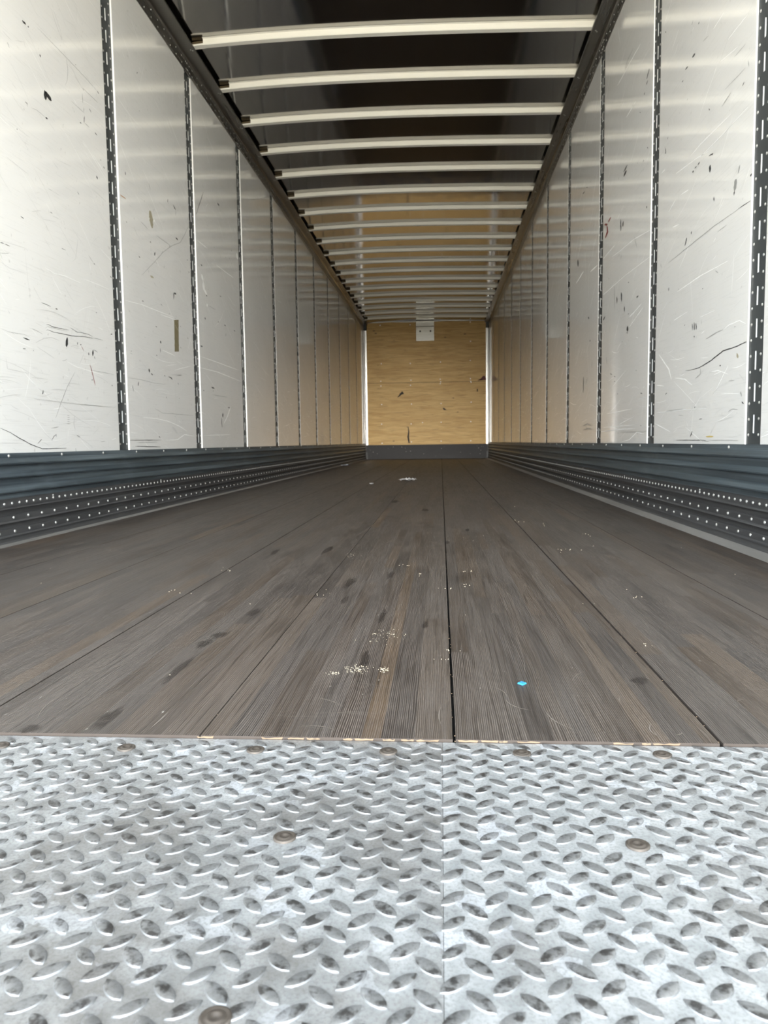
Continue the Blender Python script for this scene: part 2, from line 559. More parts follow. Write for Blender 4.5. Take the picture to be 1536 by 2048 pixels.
# ------------------------------------------------------------------ floor
m = MB(); m.box((XL - 0.04, Y0, -0.12), (XR + 0.04, D + 0.05, -0.026))
FLOOR = tag(build('floor', m, M_DARK), kind='structure')

# metal edge strips along the boards
for x0, x1, z1 in ((XL + 0.006, FLOOR_L, 0.004), (XR - 0.006, FLOOR_R, 0.004)):
    m = MB()
    m.prism_y([(x0, -0.02), (x0, z1 + 0.004), (x1, 0.0015), (x1, -0.02)], Y0, D - 0.01)
    build('floor_edge_strip', m, M_EDGE, FLOOR)

SEAMS = [FLOOR_L] + [0.0139 + 0.3103 * k for k in range(-4, 3)] + [FLOOR_R]
GAPS = [0.001, 0.0018, 0.0024, 0.0034, 0.0018, 0.0038, 0.0042, 0.0028, 0.001]

def floor_board(x0, x1, seed):
    rnd = random.Random(seed)
    me_v, me_f, tone = [], [], []
    y_end = D - 0.012
    def quad(p, t):
        n = len(me_v); me_v.extend(p); me_f.append((n, n + 1, n + 2, n + 3)); tone.append(t)
    # glued laminations of uneven width, butt-jointed at random
    xs = [x0]
    while xs[-1] < x1 - 0.05:
        xs.append(xs[-1] + rnd.uniform(0.024, 0.042))
    xs.append(x1)
    if x0 < -0.09 < x1:
        xs = sorted([x for x in xs if abs(x + 0.100) > 0.022 and abs(x + 0.066) > 0.022] + [-0.098, -0.074])
    for i in range(len(xs) - 1):
        y = PLATE_END
        first = True
        while y < y_end - 1e-6:
            ln = rnd.uniform(0.35, 1.3)
            h = rnd.random() ** 3.5 * 0.6
            l = rnd.uniform(0.0, 0.9)
            if rnd.random() < 0.10:
                h, l = rnd.uniform(0.1, 0.3), 0.0
            if abs(xs[i] + 0.098) < 1e-6 and y < 1.9:
                h, l = rnd.uniform(0.55, 0.8), 0.2
                if first: ln = 0.7
            first = False
            y2 = min(y_end, y + ln)
            if y_end - y2 < 0.2: y2 = y_end
            quad([(xs[i], y, 0), (xs[i + 1], y, 0), (xs[i + 1], y2, 0), (xs[i], y2, 0)], (h, rnd.random(), l))
            y = y2
    t = (0.25, 0.5, 0.2)
    zb = -0.026
    quad([(x0, PLATE_END, zb), (x1, PLATE_END, zb), (x1, PLATE_END, 0), (x0, PLATE_END, 0)], (0.9, 0.3, 0.9))
    quad([(x0, y_end, zb), (x0, PLATE_END, zb), (x0, PLATE_END, 0), (x0, y_end, 0)], t)
    quad([(x1, PLATE_END, zb), (x1, y_end, zb), (x1, y_end, 0), (x1, PLATE_END, 0)], t)
    quad([(x1, y_end, zb), (x0, y_end, zb), (x0, y_end, 0), (x1, y_end, 0)], t)
    me = bpy.data.meshes.new('floor_board')
    me.from_pydata(me_v, [], me_f)
    ca = me.color_attributes.new('tone', 'FLOAT_COLOR', 'CORNER')
    for i, p in enumerate(me.polygons):
        for li in p.loop_indices:
            ca.data[li].color = (*tone[i], 1)
    me.materials.append(M_WOOD)
    me.materials.append(M_ENDG)
    for p in list(me.polygons)[-4:]:
        p.material_index = 1
    me.update()
    return me

BOARDS = []
for i in range(len(SEAMS) - 1):
    a, b = SEAMS[i] + GAPS[i] / 2, SEAMS[i + 1] - GAPS[i + 1] / 2
    BOARDS.append((a, b, link('floor_board', floor_board(a, b, 40 + i), FLOOR)))

# packed dirt and crumbs in the joints, chipped joint edges
rnd = random.Random(3)
m = MB()
for i in range(1, len(SEAMS) - 1):
    for k in range(34 if GAPS[i] > 0.003 else 16):
        y = PLATE_END + rnd.random() ** 1.6 * 4.0
        x = SEAMS[i] + rnd.uniform(-0.45, 0.45) * GAPS[i]
        m.dome((x, y, -0.004 + rnd.uniform(-0.002, 0.003)), (0, 0, 1), rnd.uniform(0.0005, 0.0013), rnd.uniform(0.0006, 0.0012), 5)
tag(build('joint_grit', m, M_SPLINT, FLOOR), kind='stuff')

def ragged(mb, cx, cy, rx, ry, z, seed, rot=0.0, n=26, jag=0.25):
    r = random.Random(seed)
    ph = [r.uniform(0, 6.28) for _ in range(5)]
    pts = []
    for i in range(n):
        a = 2 * math.pi * i / n
        k = 1 + jag * (0.5 * math.sin(2 * a + ph[0]) + 0.35 * math.sin(3 * a + ph[1]) + 0.3 * math.sin(5 * a + ph[2]) + 0.3 * r.uniform(-1, 1))
        x, y = rx * k * math.cos(a), ry * k * math.sin(a)
        pts.append((cx + x * math.cos(rot) - y * math.sin(rot), cy + x * math.sin(rot) + y * math.cos(rot), z))
    k0 = len(mb.v)
    mb.v.append((cx, cy, z)); mb.v.extend(pts)
    for i in range(n):
        mb.f.append((k0, k0 + 1 + i, k0 + 1 + (i + 1) % n)); mb.m.append(0); mb.s.append(False)

# oil stains and drips traced from the photograph (u, v, half width, half length in metres)
for i, (u, v, rx, ry) in enumerate([(765, 1232, 0.007, 0.085), (730, 1318, 0.011, 0.050), (507, 1225, 0.013, 0.045), (850, 1250, 0.008, 0.035), (935, 1060, 0.012, 0.060),
                                    (895, 1085, 0.009, 0.050), (357, 1340, 0.010, 0.075), (215, 1437, 0.012, 0.055), (409, 1287, 0.012, 0.040), (850, 1020, 0.020, 0.10),
                                    (782, 1150, 0.012, 0.06), (655, 1100, 0.018, 0.10), (550, 1104, 0.012, 0.08), (1280, 1362, 0.014, 0.022),
                                    (440, 1270, 0.015, 0.03), (700, 1165, 0.015, 0.08), (690, 1200, 0.01, 0.05), (60, 1458, 0.012, 0.02), (790, 1003, 0.03, 0.12)]):
    p = on_plane(2, 0.0, u, v)
    m = MB()
    bd = min(BOARDS, key=lambda b: abs((b[0] + b[1]) / 2 - p.x))
    ragged(m, p.x, p.y, rx, ry, 0.0004, 100 + i)
    st = build('oil_stain', m, M_STAIN, bd[2])
    ca = st.data.color_attributes.new('fade', 'FLOAT_COLOR', 'POINT')
    for q in range(len(st.data.vertices)):
        ca.data[q].color = (1, 1, 1, 1) if q == 0 else (0, 0, 0, 1)

# scrapes dragged across the boards
rnd = random.Random(17)
SCR = {}
for k in range(420):
    y = PLATE_END + 0.02 + rnd.random() ** 1.7 * 5.0
    x = rnd.uniform(FLOOR_L + 0.02, FLOOR_R - 0.02)
    ang = rnd.choice((rnd.gauss(1.57, 0.35), rnd.uniform(0, 3.14), rnd.gauss(0.1, 0.3)))
    ln, wd, cv = rnd.uniform(0.01, 0.09), rnd.uniform(0.0002, 0.0006) * (1 + 0.25 * y), rnd.uniform(-0.8, 0.8)
    bi = min(range(len(BOARDS)), key=lambda q: abs((BOARDS[q][0] + BOARDS[q][1]) / 2 - x))
    mb = SCR.setdefault(bi, MB())
    pts = []
    for i in range(7):
        t = i / 6
        aa = ang + cv * (t - 0.5)
        cx, cy = x + math.cos(aa) * ln * (t - 0.5), y + math.sin(aa) * ln * (t - 0.5)
        ww = wd * math.sin(math.pi * (0.08 + 0.84 * t))
        pts.append(((cx - math.sin(aa) * ww, cy + math.cos(aa) * ww, 0.0005), (cx + math.sin(aa) * ww, cy - math.cos(aa) * ww, 0.0005)))
    for (p, q), (r, t2) in zip(pts[:-1], pts[1:]):
        if min(v[0] for v in (p, q, r, t2)) > BOARDS[bi][0] and max(v[0] for v in (p, q, r, t2)) < BOARDS[bi][1] and min(p[1], r[1]) > PLATE_END + 0.002:
            mb.poly([p, q, t2, r])
for bi, mb in SCR.items():
    if mb.f:
        tag(build('scrape_marks', mb, M_SCRAPE, BOARDS[bi][2]), kind='stuff')

# ------------------------------------------------------------------ tread plates at the rear sill
ZP = -0.0035
SCREWS = [(-0.2188, 0.860), (-0.0628, 0.862), (0.0906, 0.863), (0.2489, 0.866), (-0.1441, 0.663), (0.1715, 0.665), (-0.1427, 0.441), (0.1725, 0.441)]
for k in range(1, 9):
    SCREWS.append((-0.2188 - 0.156 * k, 0.860))
    if k <= 4: SCREWS.append((0.2489 + 0.156 * k, 0.866))
for k in range(1, 5):
    SCREWS.append((-0.1441 - 0.3157 * k, 0.663)); SCREWS.append((-0.1427 - 0.3157 * k, 0.441))
    if k <= 2: SCREWS.append((0.1715 + 0.3157 * k, 0.665)); SCREWS.append((0.1725 + 0.3157 * k, 0.441))

def lug_mesh(angle):
    L, W, H = 0.0136, 0.0061, 0.0016
    m = MB()
    def ring(l, w, z, n=7):
        pts = []
        for sgn in (1, -1):
            for i in range(n):
                t = -1 + 2 * i / (n - 1)
                if sgn < 0: t = -t
                if i == n - 1: continue
                y = sgn * w * (1 - t * t) ** 0.72 if abs(t) < 1 else 0.0
                pts.append((t * l, -y, z))
        return pts
    r0, r1, r2 = ring(L, W, -0.0004), ring(L * 0.95, W * 0.86, H * 0.72), ring(L * 0.84, W * 0.60, H)
    n = len(r0)
    ca, sa = math.cos(angle), math.sin(angle)
    pts = [(x * ca - y * sa, x * sa + y * ca, z) for x, y, z in r0 + r1 + r2]
    fs = [(i, (i + 1) % n, n + (i + 1) % n, n + i) for i in range(n)] + [(n + i, n + (i + 1) % n, 2 * n + (i + 1) % n, 2 * n + i) for i in range(n)]
    fs.append(tuple(range(2 * n, 3 * n)))
    m.faces(pts, fs[:n], 1, True)
    m.faces(pts, fs[n:], 0, True)
    return m

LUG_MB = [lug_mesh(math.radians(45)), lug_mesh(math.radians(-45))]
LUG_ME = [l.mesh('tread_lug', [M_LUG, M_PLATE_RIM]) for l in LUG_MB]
LX, LY = 0.0345, 0.0320

def screw_mesh():
    m = MB()
    seg = 20
    prof = [(0.0105, -0.001), (0.0105, 0.0012), (0.0093, 0.0018), (0.0080, 0.0012), (0.0065, 0.0012), (0.0055, 0.0018), (0.0035, 0.0018), (0.0025, 0.0004), (0.0, 0.0004)]
    pts = [(r * math.cos(2 * math.pi * i / seg), r * math.sin(2 * math.pi * i / seg), z) for r, z in prof for i in range(seg)]
    fs = [(a * seg + i, a * seg + (i + 1) % seg, (a + 1) * seg + (i + 1) % seg, (a + 1) * seg + i) for a in range(len(prof) - 1) for i in range(seg)]
    m.faces(pts, fs, 0, True)
    return m.mesh('plate_screw', [M_SCREW])
SCREW_ME = screw_mesh()

for x0, x1, label in ((FLOOR_L, -0.0003, 'wide galvanised diamond tread plate before the floorboards, grimy brown patches'),
                      (0.0001, FLOOR_R, 'narrower bright galvanised diamond tread plate before the floorboards, nearer the red-smeared wall')):
    m = MB(); m.box((x0, Y0, -0.026), (x1, PLATE_END - 0.0015, ZP))
    plate = build('tread_plate', m, M_PLATE_GRIMY if x1 < 0 else M_PLATE)
    tag(plate, label, 'tread plate', 'tread plates at the rear sill')
    lugs = []
    for kind, ox, oy in ((0, -0.0273, 0.4805), (1, -0.0108, 0.4965)):
        i0 = int((x0 - ox) / LX) - 2
        i1 = int((x1 - ox) / LX) + 2
        for i in range(i0, i1 + 1):
            for j in range(-9, 15):
                x = ox + i * LX
                y = oy + j * LY + 0.008 * (x + 0.05)
                if not (x0 + 0.002 < x < x1 - 0.002 and Y0 + 0.012 < y < PLATE_END - 0.009):
                    continue
                if any((x - a) ** 2 + (y - b) ** 2 < 0.0135 ** 2 for a, b in SCREWS):
                    continue
                d = Vector((x, y, -CAM_H))
                zc = d.dot(FWD)
                u, v = 768 + F_PX * d.dot(RGT) / zc, 1024 - F_PX * d.dot(UPV) / zc
                vis = -60 < u < 1596 and v < 2110
                lugs.append((0 if vis else 1, d.length, kind, x, y))
    lugs.sort()
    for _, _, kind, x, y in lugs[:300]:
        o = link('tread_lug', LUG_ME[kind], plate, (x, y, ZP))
        o.rotation_euler = (0, 0, random.uniform(-0.05, 0.05))
        sc = random.uniform(0.92, 1.06)
        o.scale = (sc, sc * random.uniform(0.95, 1.05), random.uniform(0.75, 1.1))
    rest = MB()
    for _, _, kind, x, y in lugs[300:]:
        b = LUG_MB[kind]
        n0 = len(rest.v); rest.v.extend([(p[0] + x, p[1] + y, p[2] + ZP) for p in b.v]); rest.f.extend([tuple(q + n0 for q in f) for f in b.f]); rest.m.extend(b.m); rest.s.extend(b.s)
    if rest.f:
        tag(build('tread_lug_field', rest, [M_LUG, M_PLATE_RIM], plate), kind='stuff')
    for x, y in SCREWS:
        if x0 + 0.01 < x < x1 - 0.01:
            link('plate_screw', SCREW_ME, plate, (x, y, ZP + 0.0004))

# pale splintered board ends along the plate
rnd = random.Random(11)
m = MB()
for a, b in ((-0.30, -0.283), (-0.22, -0.15), (-0.12, -0.01), (0.018, 0.09), (0.20, 0.26)):
    x = a
    while x < b:
        w = rnd.uniform(0.010, 0.034)
        n = 5
        top = [(x + w * i / n, PLATE_END - 0.0004, -0.0004 - rnd.random() ** 2 * 0.0016) for i in range(n + 1)]
        bot = [(x + w * (0.05 + 0.9 * i / n), PLATE_END - 0.0006, ZP + 0.0002 + rnd.random() * 0.0008) for i in range(n + 1)]
        m.poly(top + bot[::-1])
        x += w + rnd.uniform(0.0, 0.012)
tag(build('splintered_board_end', m, M_SPLINT, FLOOR), kind='stuff')

# ------------------------------------------------------------------ roof, top rails, bows
def crown(x):
    t = min(1.0, max(0.0, (x + 1.51) / 2.44))
    return 0.026 * math.sin(math.pi * t ** 0.78)

ROOF_DZ = 0.0355
m = MB()
NX = 28
xs = [XL - 0.05 + (XR - XL + 0.10) * i / NX for i in range(NX + 1)]
ny = 2
for i in range(NX):
    a, b = xs[i], xs[i + 1]
    za, zb = BOW_Z + ROOF_DZ + crown(a), BOW_Z + ROOF_DZ + crown(b)
    m.poly([(a, Y0, za), (a, D + 0.05, za), (b, D + 0.05, zb), (b, Y0, zb)], 0, True)
m.box((XL - 0.055, Y0, 2.98), (XR + 0.055, D + 0.055, 3.02), 1)
tag(build('ceiling', m, [M_ROOF, M_SKIN]), kind='structure')

for idx, X, s in ((1, XL, -1), (2, XR, 1)):
    i = -s       # inward
    prof = [(X + i * 0.0028, ZR - 0.005), (X + i * 0.0028, 2.770), (X + i * 0.0045, 2.780), (X + i * 0.010, 2.788), (X + i * 0.020, 2.793), (X + i * 0.070, 2.797),
            (X + i * 0.084, 2.7985), (X + i * 0.086, 2.801), (X + i * 0.086, 2.809), (X + i * 0.082, 2.809), (X + i * 0.010, 2.806), (X - i * 0.004, 2.785), (X - i * 0.004, ZR - 0.005)]
    m = MB(); m.prism_y(prof, Y0, D - 0.02)
    t = tag(build('trim_%d' % idx, m, M_RAIL), kind='structure')
    r = MB()
    y = 0.34
    ys = post_ys(YL0 if s < 0 else YR0)
    while y < D - 0.1:
        r.dome((X + i * 0.0028, y, 2.7655), (i, 0, 0), 0.0054, 0.0034, 8)
        r.dome((X + i * 0.0028, y, 2.7265), (i, 0, 0), 0.0054, 0.0034, 8)
        y += 0.1016
    for yp in ys:
        for dy, z in ((-0.032, 2.7655), (0.038, 2.7655), (-0.028, 2.7265), (0.008, 2.729), (0.045, 2.7265)):
            r.dome((X + i * 0.0028, yp + dy, z), (i, 0, 0), 0.0054, 0.0034, 8)
    tag(build('rivet_rows', r, M_RIVET, t), kind='stuff')
    # black strip painted in for the shaded gap above the rail lip
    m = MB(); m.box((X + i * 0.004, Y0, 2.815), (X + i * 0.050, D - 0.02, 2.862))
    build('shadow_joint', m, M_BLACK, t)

def bow_meshes():
    x0, xn, x1 = -1.520, -1.447, 0.945
    prof = [(-0.045, 0.0345), (-0.025, 0.0335), (-0.023, 0.0035), (-0.020, 0.0), (0.020, 0.0), (0.023, 0.0035), (0.025, 0.0335), (0.045, 0.0345)]
    m = MB()
    n = len(prof)
    N = 26
    pts = []
    for k in range(N + 1):
        x = xn + (x1 - xn) * k / N
        sk = 0.018 * (x + 1.5) / 2.44
        pts += [(x, y + sk, z + crown(x)) for y, z in prof]
    fs = []
    for k in range(N):
        for j in range(n):
            fs.append((k * n + j, k * n + (j + 1) % n, (k + 1) * n + (j + 1) % n, (k + 1) * n + j))
    fs.append(tuple(range(n))); fs.append(tuple(range(N * n, N * n + n)))
    m.faces(pts, fs)
    # bottom tongue and far web carry on to the rail past the notch
    c = crown(xn)
    m.faces([(x0, -0.023, 0.000), (x0, 0.023, 0.000), (x0, 0.023, 0.009), (x0, -0.023, 0.009), (xn + 0.004, -0.023, c), (xn + 0.004, 0.023, c), (xn + 0.004, 0.023, c + 0.010), (xn + 0.004, -0.023, c + 0.010)],
            [(0, 1, 5, 4), (1, 2, 6, 5), (2, 3, 7, 6), (3, 0, 4, 7), (0, 3, 2, 1)])
    bar = m.mesh('roof_bow', [M_BOW])
    p = MB()
    pr = [(x0, 0.009), (xn - 0.010, 0.011 + c), (xn - 0.003, 0.015 + c), (xn, 0.020 + c), (xn, 0.028 + c), (xn - 0.004, 0.0330 + c), (x0, 0.032)]
    a, b = -0.006, 0.026
    k = len(pr)
    p.faces([(x, a, z) for x, z in pr] + [(x, b, z) for x, z in pr], [tuple(range(k)), tuple(range(k, 2 * k))] + [(i, (i + 1) % k, k + (i + 1) % k, k + i) for i in range(k)])
    plug = p.mesh('end_socket', [M_PLUG])
    r = MB()
    for x in (-1.5330, -1.5230):
        r.dome((x, 0.0 + (x + 1.533) * 1.1, -0.0095), (0, 0, -1), 0.0056, 0.0035, 8)
    for x in (0.9413, 0.9506):
        r.dome((x, 0.018 + (x - 0.9413) * 1.4, -0.0095), (0, 0, -1), 0.0056, 0.0035, 8)
    return bar, plug, r.mesh('bow_rivets', [M_RIVET])

BAR, PLUG, BRIV = bow_meshes()
bows = []
k = -7
while BOW_Y0 + BOW_P * k < D - 0.3:
    y = BOW_Y0 + BOW_P * k
    if y > Y0 + 0.1:
        bows.append(y)
    k += 1
for i, y in enumerate(bows):
    o = link('roof_bow', BAR, None, (0, y, BOW_Z))
    tag(o, 'pale metal roof bow across the ceiling, %s from the plywood wall' % ORD[len(bows) - i], 'roof bow', 'roof bows')
    link('end_socket', PLUG, o)
    tag(link('rivet_pairs', BRIV, o), kind='stuff')

# ------------------------------------------------------------------ front wall
m = MB(); m.box((XL - 0.05, D + 0.014, -0.06), (XR + 0.05, D + 0.05, 3.0))
WALL_F = tag(build('wall_front', m, M_DARK), kind='structure')
for z0, z1 in ((0.28, 1.5920), (1.5985, 2.93)):
    m = MB(); m.box((XL, D, z0), (XR, D + 0.0135, z1))
    build('plywood_sheet', m, M_PLY, WALL_F)
m = MB(); m.box((XL + 0.02, D - 0.006, 0.0), (XR - 0.02, D - 0.0002, 0.300))
kick = tag(build('baseboard_front', m, M_KICK), kind='structure')
r = MB()
rn = random.Random(5)
for k in range(26):
    r.dome((rn.uniform(-1.5, 0.93), D - 0.006, rn.uniform(0.05, 0.27)), (0, -1, 0), rn.uniform(0.003, 0.011), 0.002, 6)
tag(build('rivet_heads', r, M_SPECK, kick), kind='stuff')
r = MB()
for ci, x in enumerate((-1.2393, -0.6175, 0.006, 0.629)):
    for z in (2.80, 2.005, 1.640, 1.555, 1.155, 0.745, 0.355):
        if z == 2.80 and ci == 2: continue
        r.dome((x + rn.uniform(-.01, .01), D, z + 0.01 * (ci - 1.5) + rn.uniform(-.012, .012)), (0, -1, 0), 0.0125, 0.003, 8)
for x, z in ((0.006, 1.600), (0.629, 1.600), (-0.38, 0.76), (0.629, 2.42)):
    r.dome((x, D, z), (0, -1, 0), 0.013, 0.003, 8)
tag(build('nail_heads', r, M_NAIL, WALL_F), kind='stuff')

# dark gouges and the red drip on the plywood
def ply_pt(a, b):
    p = on_plane(1, D - 0.0006, 660 + a / 3.84, 580 + b / 3.84)
    return p
def ribbon_generic(mb, pts, ws):
    for i in range(len(pts) - 1):
        p, q = pts[i], pts[i + 1]
        mb.poly([(p[0] - ws[i], p[1], p[2]), (p[0] + ws[i], p[1], p[2]), (q[0] + ws[i + 1], q[1], q[2]), (q[0] - ws[i + 1], q[1], q[2])])
m = MB()
ribbon_generic(m, [ply_pt(*q) for q in ((600, 1050), (605, 1090), (600, 1130), (608, 1175))], (0.006, 0.012, 0.018, 0.014))
ribbon_generic(m, [ply_pt(*q) for q in ((555, 780), (550, 800))], (0.01, 0.05))
ribbon_generic(m, [ply_pt(*q) for q in ((548, 798), (520, 825))], (0.03, 0.008))
ribbon_generic(m, [ply_pt(*q) for q in ((870, 905), (885, 922))], (0.015, 0.03))
ribbon_generic(m, [ply_pt(*q) for q in ((1132, 760), (1132, 780))], (0.012, 0.010))
tag(build('wood_gouges', m, M_GOUGE, WALL_F), kind='stuff')
m = MB()
ribbon_generic(m, [ply_pt(*q) for q in ((1182, 660), (1178, 678), (1172, 692))], (0.02, 0.05, 0.075))
ribbon_generic(m, [ply_pt(*q) for q in ((1160, 683), (1152, 694))], (0.03, 0.05))
build('red_paint_drip', m, flat('dried_red_drip', (0.10, 0.014, 0.010), 0.6), WALL_F)

# header moulding along the top of the plywood: two rounded beads
m = MB()
prof = [(0.0, 2.842)]
for zc, rr in ((2.853, 0.011), (2.879, 0.011)):
    for a in range(0, 181, 30):
        prof.append((0.006 + rr * math.sin(math.radians(a)), zc - rr * math.cos(math.radians(a))))
prof.append((0.0, 2.892))
xa, xb, NH = XL + 0.05, XR - 0.05, 40
pts = []
for k in range(NH + 1):
    x = xa + (xb - xa) * k / NH
    dz = 0.004 * math.sin(5 * x + 0.7) + 0.003 * math.sin(11 * x)
    pts += [(x, D - d, z + dz - 0.004) for d, z in prof]
n = len(prof)
m.faces(pts, [(k * n + j, k * n + j + 1, (k + 1) * n + j + 1, (k + 1) * n + j) for k in range(NH) for j in range(n - 1)], 0, True)
tag(build('trim_5', m, M_ALU), kind='structure')

# corner angles
for idx, X, s in ((3, XL, -1), (4, XR, 1)):
    i = -s
    m = MB()
    prof = [(X + i * 0.058, D - 0.0005), (X + i * 0.058, D - 0.003), (X + i * 0.020, D - 0.006), (X + i * 0.007, D - 0.016), (X + i * 0.004, D - 0.050), (X + i * 0.0005, D - 0.050), (X + i * 0.0005, D - 0.0005)]
    z0, z1 = 0.15, 2.69
    k = len(prof)
    m.faces([(x, y, z0) for x, y in prof] + [(x, y, z1) for x, y in prof], [tuple(range(k)), tuple(range(k, 2 * k))] + [(a, (a + 1) % k, k + (a + 1) % k, k + a) for a in range(k)])
    t = tag(build('trim_%d' % idx, m, M_ALU), kind='structure')
    m = MB(); m.box((X + i * 0.001, D - 0.09, 2.692), (X + i * 0.062, D - 0.001, 2.86))
    m.box((X + i * 0.001, D - 0.030, 0.0), (X + i * 0.050, D - 0.0062, 0.149))
    build('corner_cap', m, M_BLACK, t)

# folded bracket plate hanging at the top of the plywood
bx0, bx1 = -0.499, -0.1234
m = MB()
sec = [(0.004, 2.872), (0.030, 2.850), (0.030, 2.750), (0.012, 2.735), (0.012, 2.450)]
for a, b in zip(sec[:-1], sec[1:]):
    th = 0.004
    m.faces([(bx0, D - a[0], a[1]), (bx1, D - a[0], a[1]), (bx1, D - b[0], b[1]), (bx0, D - b[0], b[1]),
             (bx0, D - a[0] + th, a[1]), (bx1, D - a[0] + th, a[1]), (bx1, D - b[0] + th, b[1]), (bx0, D - b[0] + th, b[1])],
            [(0, 1, 2, 3), (4, 5, 6, 7), (0, 1, 5, 4), (1, 2, 6, 5), (2, 3, 7, 6), (3, 0, 4, 7)])
br = build('wall_bracket', m, M_BRACKET)
tag(br, 'pale galvanised folded bracket plate at the top of the plywood wall', 'bracket')
for x in (bx0 + 0.085, bx1 - 0.075):
    b = MB(); b.dome((x, D - 0.012, 2.648), (0, -1, 0), 0.020, 0.012, 6)
    build('bolt', b, M_DARK, br)

